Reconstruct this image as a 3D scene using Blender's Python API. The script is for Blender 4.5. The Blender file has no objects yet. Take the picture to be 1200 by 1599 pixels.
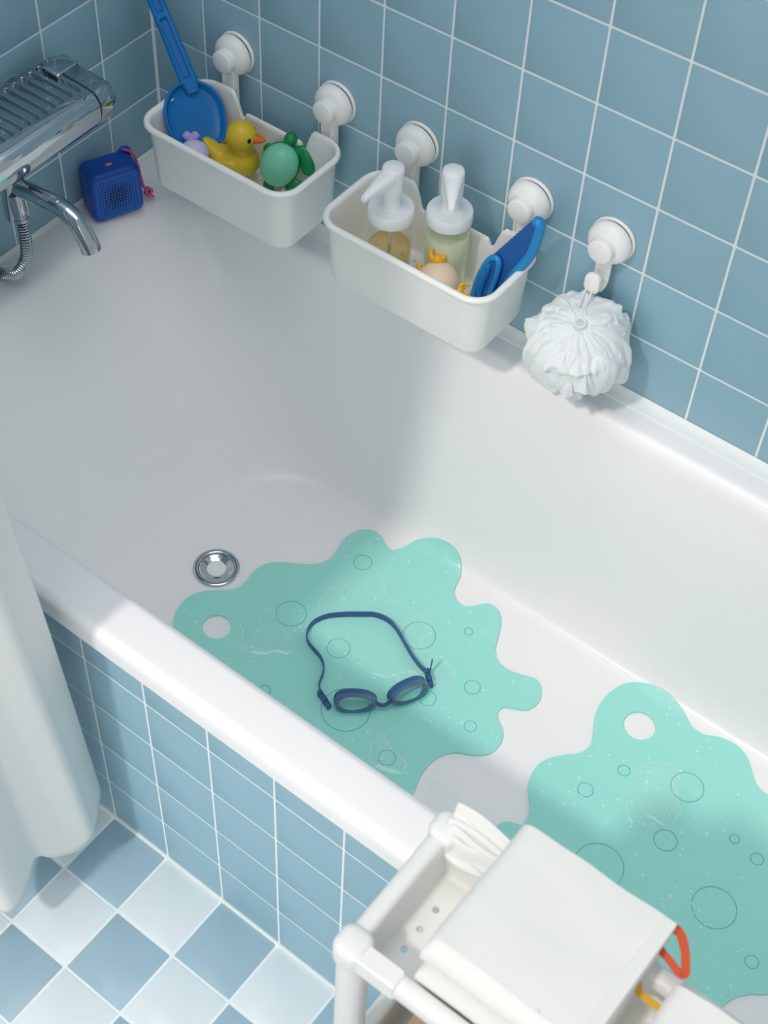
import bpy, bmesh, math, random
from mathutils import Vector, Matrix, Euler, noise
from mathutils.bvhtree import BVHTree
from mathutils.geometry import delaunay_2d_cdt

random.seed(7)
R = math.radians
scene = bpy.context.scene
COL = scene.collection

# ------------------------------------------------------------------ camera
cam_data = bpy.data.cameras.new('camera')
cam = bpy.data.objects.new('camera', cam_data)
COL.objects.link(cam)
cam_data.sensor_fit = 'AUTO'
cam_data.sensor_width = 36.0
cam_data.lens = 2406.78 / 1599 * 36.0
cam_data.shift_x = 95.23 / 1599
cam_data.shift_y = -25.46 / 1599
cam_data.clip_start = 0.02
CAM = Vector((1.34871, -1.32211, 1.97517))
_r = Vector((0.78063112, 0.62492457, 0.00918391))
_d = Vector((0.48858261, -0.60102286, -0.63250182))
_f = Vector((-0.38974619, 0.4982377, -0.77450442))
cam.matrix_world = Matrix(((_r.x, -_d.x, -_f.x, CAM.x), (_r.y, -_d.y, -_f.y, CAM.y),
                           (_r.z, -_d.z, -_f.z, CAM.z), (0, 0, 0, 1)))
cam_data.dof.use_dof = True
cam_data.dof.focus_distance = 2.08
cam_data.dof.aperture_fstop = 8.5
scene.camera = cam

# ------------------------------------------------------------------ world, lamps, exposure
world = bpy.data.worlds.new('studio')
scene.world = world
world.use_nodes = True
bgn = world.node_tree.nodes['Background']
bgn.inputs[0].default_value = (0.86, 0.90, 0.93, 1)
bgn.inputs[1].default_value = 0.50

def aim(o, d):
    o.rotation_euler = Vector(d).to_track_quat('-Z', 'Y').to_euler()

spot_d = bpy.data.lights.new('key_spot', 'SPOT')
spot_d.energy = 1050
spot_d.color = (1.0, 0.95, 0.89)
spot_d.spot_size = R(13.6)
spot_d.spot_blend = 0.14
spot_d.shadow_soft_size = 0.26
spot = bpy.data.objects.new('key_spot', spot_d)
COL.objects.link(spot)
spot.location = (0.40, -5.50, 6.80)
aim(spot, Vector((0.80, -0.80, 0.22)) - spot.location)

soft_d = bpy.data.lights.new('overhead_softbox', 'AREA')
soft_d.shape = 'RECTANGLE'
soft_d.size = 1.8
soft_d.size_y = 1.4
soft_d.energy = 20
soft_d.color = (0.98, 0.985, 1.0)
soft = bpy.data.objects.new('overhead_softbox', soft_d)
COL.objects.link(soft)
soft.location = (0.75, -0.55, 3.2)
aim(soft, Vector((0.70, -0.40, 0.1)) - soft.location)

front_d = bpy.data.lights.new('front_softbox', 'AREA')
front_d.shape = 'RECTANGLE'
front_d.size = 2.2
front_d.size_y = 1.8
front_d.energy = 21
front_d.color = (1.0, 0.99, 0.97)
front = bpy.data.objects.new('front_softbox', front_d)
COL.objects.link(front)
front.location = (1.15, -3.0, 1.35)
aim(front, Vector((0.6, -0.2, 0.5)) - front.location)

scene.cycles.diffuse_bounces = 12
scene.cycles.transparent_max_bounces = 24
scene.view_settings.view_transform = 'Standard'
scene.view_settings.look = 'None'
scene.view_settings.gamma = 1.0
scene.view_settings.use_curve_mapping = False
scene.view_settings.exposure = 0.03

# ------------------------------------------------------------------ materials
MATS = {}
def mat(name, color, rough=0.5, metal=0.0, spec=0.5, coat=0.0, bump=0.0, bscale=200.0, vary=0.0,
        trans=0.0, ior=1.45, sss=0.0, noise_col=0.0, noise_scale=30.0, sheen=0.0):
    m = bpy.data.materials.new(name)
    m.use_nodes = True
    nt = m.node_tree
    p = nt.nodes['Principled BSDF']
    p.inputs['Base Color'].default_value = (*color, 1)
    p.inputs['Roughness'].default_value = rough
    p.inputs['Metallic'].default_value = metal
    p.inputs['Specular IOR Level'].default_value = spec
    p.inputs['Coat Weight'].default_value = coat
    p.inputs['Coat Roughness'].default_value = 0.08
    p.inputs['IOR'].default_value = ior
    p.inputs['Transmission Weight'].default_value = trans
    if sss:
        p.inputs['Subsurface Weight'].default_value = sss
        p.inputs['Subsurface Radius'].default_value = (0.01, 0.006, 0.004)
        p.inputs['Subsurface Scale'].default_value = 0.5
    if sheen:
        p.inputs['Sheen Weight'].default_value = sheen
    last = None
    if vary or noise_col:
        tc = nt.nodes.new('ShaderNodeTexCoord')
        nz = nt.nodes.new('ShaderNodeTexNoise')
        nz.inputs['Scale'].default_value = noise_scale
        nz.inputs['Detail'].default_value = 4
        nt.links.new(tc.outputs['Object'], nz.inputs['Vector'])
        hsv = nt.nodes.new('ShaderNodeHueSaturation')
        hsv.inputs['Color'].default_value = (*color, 1)
        oi = nt.nodes.new('ShaderNodeObjectInfo')
        a = nt.nodes.new('ShaderNodeMath'); a.operation = 'MULTIPLY_ADD'
        nt.links.new(oi.outputs['Random'], a.inputs[0])
        a.inputs[1].default_value = vary; a.inputs[2].default_value = 1 - vary / 2
        b = nt.nodes.new('ShaderNodeMath'); b.operation = 'MULTIPLY_ADD'
        nt.links.new(nz.outputs['Fac'], b.inputs[0])
        b.inputs[1].default_value = noise_col
        c = nt.nodes.new('ShaderNodeMath'); c.operation = 'SUBTRACT'
        nt.links.new(a.outputs[0], c.inputs[0]); c.inputs[1].default_value = noise_col / 2
        nt.links.new(c.outputs[0], b.inputs[2])
        nt.links.new(b.outputs[0], hsv.inputs['Value'])
        nt.links.new(hsv.outputs['Color'], p.inputs['Base Color'])
    if bump:
        tc2 = nt.nodes.new('ShaderNodeTexCoord')
        n2 = nt.nodes.new('ShaderNodeTexNoise')
        n2.inputs['Scale'].default_value = bscale
        n2.inputs['Detail'].default_value = 3
        nt.links.new(tc2.outputs['Object'], n2.inputs['Vector'])
        bp = nt.nodes.new('ShaderNodeBump')
        bp.inputs['Strength'].default_value = bump
        bp.inputs['Distance'].default_value = 0.002
        nt.links.new(n2.outputs['Fac'], bp.inputs['Height'])
        nt.links.new(bp.outputs['Normal'], p.inputs['Normal'])
    MATS[name] = m
    return m

mat('wall_tile', (0.275, 0.445, 0.530), 0.42, bump=0.02, bscale=9, vary=0.05, noise_col=0.04)
mat('floor_blue', (0.36, 0.50, 0.585), 0.22, bump=0.04, bscale=8, vary=0.04, noise_col=0.05)
mat('floor_white', (0.74, 0.80, 0.83), 0.18, bump=0.04, bscale=8, vary=0.02)
mat('grout', (0.82, 0.86, 0.86), 0.8, bump=0.2, bscale=300)
mat('enamel', (0.895, 0.867, 0.868), 0.30, coat=0.06, bump=0.008, bscale=5, spec=0.5)
mat('silicone', (0.80, 0.82, 0.80), 0.35)
mat('white_plastic', (0.90, 0.88, 0.85), 0.38, spec=0.45)
mat('white_pump', (0.86, 0.87, 0.87), 0.33)
mat('cart_plastic', (0.76, 0.76, 0.74), 0.42)
mat('chrome', (0.50, 0.535, 0.58), 0.05, metal=1.0)
mat('chrome_dark', (0.42, 0.46, 0.50), 0.12, metal=1.0)
mat('dark_gap', (0.02, 0.025, 0.03), 0.6)
mat('teal_mat', (0.34, 0.76, 0.68), 0.30, spec=0.5, bump=0.05, bscale=400, noise_col=0.03, noise_scale=8)
mat('teal_line', (0.12, 0.47, 0.45), 0.35)
mat('goggle_blue', (0.032, 0.105, 0.24), 0.35)
mat('shovel_blue', (0.004, 0.165, 0.48), 0.42)
mat('speaker_blue', (0.003, 0.065, 0.36), 0.45)
mat('grille_blue', (0.004, 0.10, 0.48), 0.42)
mat('speaker_hole', (0.002, 0.006, 0.03), 0.7)
mat('coral', (0.85, 0.16, 0.17), 0.5)
mat('cord_pink', (0.62, 0.09, 0.24), 0.7, noise_col=1.2, noise_scale=500)
mat('duck_yellow', (0.72, 0.51, 0.03), 0.38, sss=0.15)
mat('beak_orange', (0.72, 0.17, 0.02), 0.4)
mat('eye_black', (0.004, 0.004, 0.006), 0.2)
mat('turtle_shell', (0.20, 0.62, 0.42), 0.40, sss=0.1)
mat('turtle_skin', (0.003, 0.24, 0.075), 0.35)
mat('lavender_light', (0.62, 0.58, 0.80), 0.45, sss=0.1)
mat('lavender', (0.42, 0.32, 0.72), 0.45, sss=0.1)
mat('peach', (0.86, 0.66, 0.50), 0.45, sss=0.15)
mat('claw_yellow', (0.85, 0.43, 0.02), 0.35)
mat('scoop_dark', (0.015, 0.105, 0.35), 0.35)
mat('scoop_light', (0.015, 0.24, 0.56), 0.32)
mat('loofah', (0.80, 0.82, 0.82), 0.75, sheen=0.3, bump=0.35, bscale=900)
mat('terry', (0.74, 0.74, 0.715), 0.85, sheen=0.3, bump=0.22, bscale=420)
mat('curtain', (0.86, 0.865, 0.835), 0.7, bump=0.10, bscale=900, sheen=0.1)
mat('orange_tape', (0.50, 0.062, 0.012), 0.6)
mat('yellow_tape', (0.55, 0.31, 0.015), 0.6)
mat('tan', (0.42, 0.30, 0.18), 0.7, noise_col=0.3, noise_scale=60)

def glassy(name, tint, rough, opacity, gloss_tint=(1, 1, 1), ior=1.45, bump=0.0):
    """thin clear plastic, water film: what lies behind shows through a tint, and it reflects by fresnel"""
    m = bpy.data.materials.new(name); m.use_nodes = True
    nt = m.node_tree
    for n in list(nt.nodes): nt.nodes.remove(n)
    out = nt.nodes.new('ShaderNodeOutputMaterial')
    tr = nt.nodes.new('ShaderNodeBsdfTransparent'); tr.inputs[0].default_value = (*tint, 1)
    df = nt.nodes.new('ShaderNodeBsdfDiffuse'); df.inputs[0].default_value = (*tint, 1)
    gl = nt.nodes.new('ShaderNodeBsdfGlossy'); gl.inputs[0].default_value = (*gloss_tint, 1)
    gl.inputs['Roughness'].default_value = rough
    fr = nt.nodes.new('ShaderNodeFresnel'); fr.inputs[0].default_value = ior
    m1 = nt.nodes.new('ShaderNodeMixShader'); m1.inputs[0].default_value = opacity
    m2 = nt.nodes.new('ShaderNodeMixShader')
    nt.links.new(tr.outputs[0], m1.inputs[1]); nt.links.new(df.outputs[0], m1.inputs[2])
    ge = nt.nodes.new('ShaderNodeNewGeometry')                      # no mirror on the inner side of a thin film
    fa = nt.nodes.new('ShaderNodeMath'); fa.operation = 'SUBTRACT'; fa.use_clamp = True
    nt.links.new(fr.outputs[0], fa.inputs[0]); nt.links.new(ge.outputs['Backfacing'], fa.inputs[1])
    nt.links.new(fa.outputs[0], m2.inputs[0])
    nt.links.new(m1.outputs[0], m2.inputs[1]); nt.links.new(gl.outputs[0], m2.inputs[2])
    nt.links.new(m2.outputs[0], out.inputs[0])
    if bump:
        tc = nt.nodes.new('ShaderNodeTexCoord')
        nz = nt.nodes.new('ShaderNodeTexNoise'); nz.inputs['Scale'].default_value = 45
        nt.links.new(tc.outputs['Object'], nz.inputs['Vector'])
        bp = nt.nodes.new('ShaderNodeBump'); bp.inputs['Strength'].default_value = bump
        bp.inputs['Distance'].default_value = 0.004
        nt.links.new(nz.outputs['Fac'], bp.inputs['Height'])
        nt.links.new(bp.outputs[0], gl.inputs['Normal']); nt.links.new(bp.outputs[0], fr.inputs['Normal'])
    MATS[name] = m
    return m
glassy('water', (0.985, 0.995, 0.995), 0.03, 0.05, ior=1.45, bump=0.35)
glassy('meniscus', (1.0, 1.0, 1.0), 0.05, 0.22, ior=1.33)
glassy('droplet', (1.0, 1.0, 1.0), 0.05, 0.62, ior=1.33)
glassy('clear_glass', (0.955, 0.97, 0.96), 0.03, 0.02, ior=1.45)
glassy('goggle_lens', (0.74, 0.93, 0.93), 0.04, 0.05, ior=1.45)
glassy('amber_liquid', (0.92, 0.79, 0.53), 0.05, 0.14, ior=1.2)
glassy('green_liquid', (0.93, 0.965, 0.74), 0.05, 0.75, ior=1.2)

# ------------------------------------------------------------------ mesh helpers
class G:
    def __init__(s):
        s.v = []; s.f = []
    def add(s, vs, fs):
        b = len(s.v)
        s.v += [Vector(p) for p in vs]
        s.f += [tuple(i + b for i in f) for f in fs]
        return s
    def box(s, lo, hi, M=None):
        x0, y0, z0 = lo; x1, y1, z1 = hi
        vs = [Vector(p) for p in ((x0,y0,z0),(x1,y0,z0),(x1,y1,z0),(x0,y1,z0),(x0,y0,z1),(x1,y0,z1),(x1,y1,z1),(x0,y1,z1))]
        if M: vs = [M @ p for p in vs]
        return s.add(vs, [(0,3,2,1),(4,5,6,7),(0,1,5,4),(1,2,6,5),(2,3,7,6),(3,0,4,7)])
    def loft(s, rings, cap0=True, cap1=True, closed=False, wrap=True):
        n = len(rings[0]); vs = [p for r in rings for p in r]; fs = []
        m = len(rings)
        for i in range(m if closed else m - 1):
            a = i * n; b = ((i + 1) % m) * n
            for k in range(n if wrap else n - 1):
                k2 = (k + 1) % n
                fs.append((a + k, a + k2, b + k2, b + k))
        if not closed:
            if cap0: fs.append(tuple(reversed(range(n))))
            if cap1: fs.append(tuple((m - 1) * n + k for k in range(n)))
        return s.add(vs, fs)
    def tube(s, path, rad, n=12, cap=True, closed=False, flat=1.0, up=None):
        path = [Vector(p) for p in path]
        m = len(path)
        rr = rad if isinstance(rad, (list, tuple)) else [rad] * m
        rings = []; prev = None
        for i, p in enumerate(path):
            if closed: t = path[(i + 1) % m] - path[i - 1]
            else: t = path[min(i + 1, m - 1)] - path[max(i - 1, 0)]
            t.normalize()
            if prev is None:
                a = Vector(up) if up else (Vector((0, 0, 1)) if abs(t.z) < 0.9 else Vector((1, 0, 0)))
            else: a = prev
            a = (a - t * a.dot(t)).normalized(); prev = a
            b = t.cross(a)
            rings.append([p + (a * math.cos(2*math.pi*k/n) * flat + b * math.sin(2*math.pi*k/n)) * rr[i] for k in range(n)])
        return s.loft(rings, cap, cap, closed)
    def lathe(s, prof, M=None, n=28):
        """prof: (radius, height) from bottom to top, about local z; M places it"""
        M = M or Matrix()
        rings = [[M @ Vector((r*math.cos(2*math.pi*k/n), r*math.sin(2*math.pi*k/n), h)) for k in range(n)] for r, h in prof]
        return s.loft(rings)
    def ell(s, c, rad, M=None, n=24, m=14):
        M = M or Matrix()
        c = Vector(c); vs = []; fs = []
        for i in range(1, m):
            th = math.pi * i / m
            for k in range(n):
                ph = 2*math.pi*k/n
                vs.append(c + M @ Vector((rad[0]*math.sin(th)*math.cos(ph), rad[1]*math.sin(th)*math.sin(ph), rad[2]*math.cos(th))))
        top = len(vs); vs.append(c + M @ Vector((0, 0, rad[2]))); bot = len(vs); vs.append(c + M @ Vector((0, 0, -rad[2])))
        for i in range(m - 2):
            for k in range(n):
                k2 = (k+1) % n
                fs.append((i*n+k, (i+1)*n+k, (i+1)*n+k2, i*n+k2))
        for k in range(n):
            fs.append((top, k, (k+1) % n)); fs.append((bot, (m-2)*n+(k+1) % n, (m-2)*n+k))
        return s.add(vs, fs)
    def ribbon(s, path, hvec, w, th):
        """strip of height w along hvec (constant or one per point) and thickness th following the path"""
        path = [Vector(p) for p in path]; m = len(path); rings = []
        for i, p in enumerate(path):
            t = (path[min(i+1, m-1)] - path[max(i-1, 0)]).normalized()
            h = Vector(hvec[i] if isinstance(hvec, list) else hvec)
            h = (h - t*h.dot(t)).normalized()
            b = t.cross(h)
            ww = w[i] if isinstance(w, list) else w
            rings.append([p + h*ww/2 + b*th/2, p - h*ww/2 + b*th/2, p - h*ww/2 - b*th/2, p + h*ww/2 - b*th/2])
        return s.loft(rings)
    def disc(s, c, nrm, r, n=12, th=0.0005, ry=None):
        M = Vector(nrm).to_track_quat('Z', 'Y').to_matrix().to_4x4(); M.translation = Vector(c)
        return s.lathe([(r, 0), (r, th)], M, n)

def finish(name, g, m, parent=None, root=None, smooth=True, angle=38, subsurf=0, bevel=0.0, weld=0, recalc=True):
    me = bpy.data.meshes.new(name)
    off = root.location if root is not None else Vector((0, 0, 0))
    me.from_pydata([tuple(p - off) for p in g.v], [], g.f)
    bm = bmesh.new(); bm.from_mesh(me)
    if weld: bmesh.ops.remove_doubles(bm, verts=bm.verts, dist=weld)
    if recalc: bmesh.ops.recalc_face_normals(bm, faces=bm.faces)
    bm.to_mesh(me); bm.free()
    if m: me.materials.append(MATS[m])
    if smooth:
        me.polygons.foreach_set('use_smooth', [True]*len(me.polygons))
        me.set_sharp_from_angle(angle=R(angle))
    o = bpy.data.objects.new(name, me); COL.objects.link(o)
    if parent is not None: o.parent = parent
    if bevel:
        b = o.modifiers.new('bevel', 'BEVEL'); b.width = bevel; b.segments = 3; b.limit_method = 'ANGLE'; b.angle_limit = R(40)
        b.harden_normals = False
    if subsurf:
        sm = o.modifiers.new('subdivision', 'SUBSURF'); sm.levels = subsurf; sm.render_levels = subsurf
    return o
def thing(name, loc, label, cat, group=None):
    o = bpy.data.objects.new(name, None); COL.objects.link(o)
    o.empty_display_size = 0.02
    o.location = loc
    return tag(o, label, cat, group)
def tag(o, label=None, cat=None, group=None, kind=None):
    if label: o['label'] = label
    if cat: o['category'] = cat
    if group: o['group'] = group
    if kind: o['kind'] = kind
    return o
def copy_tree(o, parent=None):
    c = o.copy(); COL.objects.link(c)
    if parent is not None: c.parent = parent
    for ch in list(o.children): copy_tree(ch, c)
    return c
def rrect(x0, x1, y0, y1, r, z, nc=8):
    pts = []
    for cx, cy, a0 in ((x1-r, y1-r, 0), (x0+r, y1-r, 90), (x0+r, y0+r, 180), (x1-r, y0+r, 270)):
        for k in range(nc + 1):
            a = R(a0 + 90*k/nc)
            pts.append(Vector((cx + r*math.cos(a), cy + r*math.sin(a), z)))
    return pts
def catmull(pts, n=6, closed=False):
    pts = [Vector(p) for p in pts]; out = []; m = len(pts)
    for i in range(m if closed else m - 1):
        if closed: a, b, c, d = pts[i-1], pts[i], pts[(i+1) % m], pts[(i+2) % m]
        else: a, b, c, d = pts[max(i-1, 0)], pts[i], pts[i+1], pts[min(i+2, m-1)]
        for k in range(n):
            t = k / n
            out.append(0.5*((2*b) + (c-a)*t + (2*a-5*b+4*c-d)*t*t + (3*b-a-3*c+d)*t**3))
    if not closed: out.append(pts[-1])
    return out

# ------------------------------------------------------------------ the bathtub
def lerp(a, b, t): return a + (b - a)*t
TUB_PROF = [  # inset left, inset right, inset back, inset front, corner radius, z
    (-.0, -.0, -.0, .0000, .010, .4800),
    (-.0, -.0, -.0, .0000, .010, .4960),
    (-.0, -.0, -.0, .0020, .012, .5080),
    (.004, .004, .004, .0085, .014, .5145),
    (.012, .012, .012, .0160, .016, .5160),
    (.045, .040, .036, .0520, .085, .5160),
    (.060, .050, .046, .0600, .105, .5145),
    (.070, .058, .052, .0655, .115, .5095),
    (.078, .064, .056, .0690, .120, .5010),
    (.090, .072, .060, .0730, .125, .4840),
    (.130, .100, .070, .0830, .135, .4200),
    (.180, .140, .080, .0930, .140, .3300),
    (.228, .180, .090, .1030, .140, .2450),
    (.262, .210, .099, .1120, .138, .1900),
    (.285, .235, .108, .1210, .132, .1600),
    (.308, .262, .121, .1340, .125, .1420),
    (.335, .300, .142, .1550, .115, .1365),
    (.370, .360, .180, .1900, .090, .1350)]
TX0, TX1, TY0, TY1 = 0.0025, 1.62, -0.7055, -0.0025
def tub_geo():
    P = []
    for i in range(len(TUB_PROF) - 1):
        k = 1 if i < 1 else 4
        q = [TUB_PROF[max(i-1, 0)], TUB_PROF[i], TUB_PROF[i+1], TUB_PROF[min(i+2, len(TUB_PROF)-1)]]
        for s in range(k):
            t = s/k
            a, b, c, d = q
            P.append([0.5*(2*b[j] + (c[j]-a[j])*t + (2*a[j]-5*b[j]+4*c[j]-d[j])*t*t + (3*b[j]-a[j]-3*c[j]+d[j])*t**3) for j in range(6)])
    P.append(list(TUB_PROF[-1]))
    rings = [rrect(TX0 + p[0], TX1 - p[1], TY0 + p[3], TY1 - p[2], p[4], p[5], 14) for p in P]
    last = rings[-1]
    c = sum(last, Vector())/len(last)
    for s in (0.75, 0.5, 0.25, 0.05):
        rings.append([Vector((c.x + (p.x-c.x)*s, c.y + (p.y-c.y)*s, 0.1350 - 0.0005*(1-s))) for p in last])
    g = G(); g.loft(rings, cap0=False, cap1=True)
    return g
TUB_G = tub_geo()
TUB_BVH = BVHTree.FromPolygons([tuple(p) for p in TUB_G.v], TUB_G.f)
def tub_at(x, y):
    hit = TUB_BVH.ray_cast(Vector((x, y, 1.0)), Vector((0, 0, -1)))
    if hit[0] is None: return Vector((x, y, .135)), Vector((0, 0, 1))
    n = hit[1]
    if n.z < 0: n = -n
    return hit[0], n

# ------------------------------------------------------------------ flat pieces with holes, surface pieces
def inside(p, poly):
    c = False; j = len(poly) - 1
    for i in range(len(poly)):
        a, b = poly[i], poly[j]
        if (a[1] > p[1]) != (b[1] > p[1]) and p[0] < (b[0]-a[0])*(p[1]-a[1])/(b[1]-a[1]) + a[0]: c = not c
        j = i
    return c
def circle(cx, cy, r, n=10, ry=None):
    return [(cx + r*math.cos(2*math.pi*k/n), cy + (ry or r)*math.sin(2*math.pi*k/n)) for k in range(n)]
def triangulate(outline, holes=(), step=None):
    pts = [Vector((p[0], p[1])) for p in outline]; edges = [(i, (i+1) % len(pts)) for i in range(len(pts))]
    for h in holes:
        b = len(pts); pts += [Vector((p[0], p[1])) for p in h]
        edges += [(b+i, b+(i+1) % len(h)) for i in range(len(h))]
    if step:
        xs = [p[0] for p in outline]; ys = [p[1] for p in outline]
        x = min(xs) + step/2; row = 0
        while x < max(xs):
            y = min(ys) + (step/2 if row % 2 else step)
            while y < max(ys):
                if inside((x, y), outline) and not any(inside((x, y), h) for h in holes):
                    if min((Vector((x, y)) - q).length for q in pts[:len(edges)]) > step*0.45: pts.append(Vector((x, y)))
                y += step
            x += step*0.87; row += 1
    V, E, F, _, _, _ = delaunay_2d_cdt(pts, edges, [], 0, 1e-7)
    tris = []
    for f in F:
        c = ((V[f[0]].x+V[f[1]].x+V[f[2]].x)/3, (V[f[0]].y+V[f[1]].y+V[f[2]].y)/3)
        if inside(c, outline) and not any(inside(c, h) for h in holes): tris.append(tuple(f))
    return V, tris
def border_edges(tris):
    cnt = {}
    for t in tris:
        for i in range(3):
            a, b = t[i], t[(i+1) % 3]; cnt[(a, b)] = cnt.get((a, b), 0) + 1
    return [e for e in cnt if (e[1], e[0]) not in cnt]
def plate(outline, holes, z0, z1, fn=None):
    """a flat sheet between z0 and z1 with real holes; fn maps a point to its place"""
    V, T = triangulate(outline, holes); n = len(V); g = G()
    mp = fn or (lambda p: p)
    vs = [mp(Vector((p.x, p.y, z1))) for p in V] + [mp(Vector((p.x, p.y, z0))) for p in V]
    fs = list(T) + [(c+n, b+n, a+n) for a, b, c in T] + [(b, a, a+n, b+n) for a, b in border_edges(T)]
    return g.add(vs, fs)
def on_tub(outline, holes, base, thick, step, dome=False):
    """a soft sheet lying on the tub's surface"""
    V, T = triangulate(outline, holes, step); n = len(V); g = G()
    be = border_edges(T); border = set(i for e in be for i in e)
    bp = [V[i] for i in border]
    top = []; bot = []
    for i, p in enumerate(V):
        q, nn = tub_at(p.x, p.y)
        h = thick
        if dome:
            d = 0 if i in border else min((p - b).length for b in bp)
            h = thick*min(1, (d/0.006))**0.5
        top.append(q + nn*(base + h)); bot.append(q + nn*(base - 0.0001))
    fs = list(T)
    if not dome: fs += [(b, a, a+n, b+n) for a, b in be]
    return g.add(top + bot if not dome else top, fs)
def remesh_blob(name, g, m, parent, root, voxel=0.0016, smooth=6):
    o = finish(name, g, m, parent, root)
    r = o.modifiers.new('remesh', 'REMESH'); r.mode = 'VOXEL'; r.voxel_size = voxel; r.use_smooth_shade = True
    s = o.modifiers.new('smooth', 'SMOOTH'); s.iterations = smooth; s.factor = 0.5
    return o

# ------------------------------------------------------------------ room shell
def struct(name, g, m, **k):
    return tag(finish(name, g, m, smooth=False, **k), kind='structure')
wall_back = struct('wall_back', G().box((-.10, .0005, 0), (1.9, .10, 2.5)), 'grout')
wall_left = struct('wall_left', G().box((-.10, -2.0, 0), (-.0005, .0005, 2.5)), 'grout')
floor = struct('floor', G().box((-.10, -2.0, -.08), (1.9, .10, -.0006)), 'grout')
apron = struct('wall_apron', G().box((0, -.6919, -.0006), (1.63, -.682, .4790)), 'grout')

def tile_mesh(name, sx, sy, m):
    """tile in its own plane, face at z = 0, edges eased"""
    g = G(); b = 0.0009
    rings = [rrect(-sx/2+i, sx/2-i, -sy/2+i, sy/2-i, 0.0016, z, 2) for i, z in ((0, -.006), (0, -b), (b*.35, -b*.3), (b, 0))]
    g.loft(rings, cap0=False)
    me = bpy.data.meshes.new(name); me.from_pydata([tuple(p) for p in g.v], [], g.f); me.materials.append(MATS[m])
    me.polygons.foreach_set('use_smooth', [True]*len(me.polygons)); me.set_sharp_from_angle(angle=R(60))
    return me
def lay_tile(me, parent, loc, rot, rnd=0.00012):
    o = bpy.data.objects.new('tile', me); COL.objects.link(o); o.parent = parent
    o.location = loc
    o.rotation_euler = (rot[0] + random.uniform(-1, 1)*rnd*4, rot[1] + random.uniform(-1, 1)*rnd*4, rot[2])
    return o
P = 0.1; TS = 0.0975
t_wall = tile_mesh('tile', TS, TS, 'wall_tile')
RB, RL, RA = (R(90), 0, 0), (R(90), 0, R(90)), (R(90), 0, 0)
for i in range(16):
    for j in range(7):
        lay_tile(t_wall, wall_back, (-.0025 + P*(i+.5), 0, .5136 + P*(j+.5)), RB)
for i in range(9):
    for j in range(7):
        lay_tile(t_wall, wall_left, (0, -.0021 - P*(i+.5), .5136 + P*(j+.5)), RL)
def tile_field(name, parent, cells, fn):
    g = G()
    for i, j in cells:
        a, b = fn(i, j); g.box(a, b)
    o = finish(name, g, 'wall_tile', parent, smooth=False); o['kind'] = 'stuff'
tile_field('upper_tiles', wall_back, [(i, j) for i in range(19) for j in range(7, 19)],
           lambda i, j: ((-.0025+P*i+.0013, .0, .5136+P*j+.0015), (-.0025+P*(i+1)-.0015, .004, .5136+P*(j+1)-.0015)))
tile_field('upper_tiles', wall_left, [(i, j) for i in range(19) for j in range(-5, 19) if not (i < 9 and 0 <= j < 7) and not (i < 7 and j < 0)],
           lambda i, j: ((-.004, -.0021-P*(i+1)+.0015, .5136+P*j+.0015), (0, -.0021-P*i-.0015, .5136+P*(j+1)-.0015)))
AX = 0.39206
t_cut = tile_mesh('cut_tile', TS, .0765, 'wall_tile')
for i in range(-4, 12):
    for j in range(4):
        lay_tile(t_wall, apron, (AX + P*(i+.5), -.6923, .40224 - P*(j+.5)), RA)
    lay_tile(t_cut, apron, (AX + P*(i+.5), -.6923, .40224 + .0015 + .0765/2), RA)
fb = tile_mesh('floor_tile', .0965, .0965, 'floor_blue'); fw = tile_mesh('floor_tile', .0965, .0965, 'floor_white')
for i in range(-4, 12):
    for j in range(0, 11):
        o = lay_tile(fb if (i + j) % 2 else fw, floor, (AX + P*(i+.5), -.6945 - P*(j+.5), 0), (0, 0, 0), 0.0001)
        o['label'] = 'grey-blue floor tile' if (i + j) % 2 else 'white floor tile'

# sealing strips where the tub meets the walls
g = G(); g.loft([[Vector((x, y, z)) for y, z in ((-.0005, .514), (-.0205, .514), (-.0205, .5172), (-.0175, .5184), (-.0065, .5195), (-.0035, .5225), (-.0005, .524))] for x in (0.0, 1.62)])
tag(finish('trim_1', g, 'silicone', angle=50), kind='structure')
g = G(); g.loft([[Vector((x, y, z)) for x, z in ((.0005, .514), (.0065, .514), (.0062, .5172), (.003, .5192), (.0005, .521))] for y in (-.705, -.0005)])
tag(finish('trim_2', g, 'silicone', angle=50), kind='structure')
g = G(); g.box((0, -.6965, -.001), (1.62, -.6915, .0042)); tag(finish('trim_3', g, 'grout', bevel=.0012), kind='structure')

tag(finish('trim_4', G().tube([(.0006, -.0006, .50), (.0006, -.0006, 2.5)], .0017, 10), 'grout'), kind='structure')

# ------------------------------------------------------------------ bathtub
tub = thing('bathtub', (.81, -.354, 0), 'white enamelled bathtub with teal mats inside, standing in the corner', 'bathtub')
basin = finish('basin', TUB_G, 'enamel', tub, tub, angle=80)
DR = Vector((.3869, -.3468, .1358))
dr = finish('drain', G().lathe([(.0300, -.002), (.0345, -.001), (.0350, .0008), (.0335, .0026), (.0290, .0030), (.0262, .0012), (.0255, -.002)], Matrix.Translation(DR), 40), 'chrome', tub, tub, angle=50)
dr['label'] = 'chrome drain ring'
finish('plug', G().lathe([(.0235, -.003), (.0238, .0022), (.0226, .0032), (.0205, .0022), (.0165, .0000), (.0120, -.0016), (.0102, -.0019), (.0098, -.0012), (.0004, -.0010)], Matrix.Translation(DR), 40), 'chrome', dr, tub, angle=50)
finish('drain_gap', G().lathe([(.0258, -.004), (.0258, -.0020), (.0005, -.0020)], Matrix.Translation(DR), 32), 'dark_gap', dr, tub)

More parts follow.
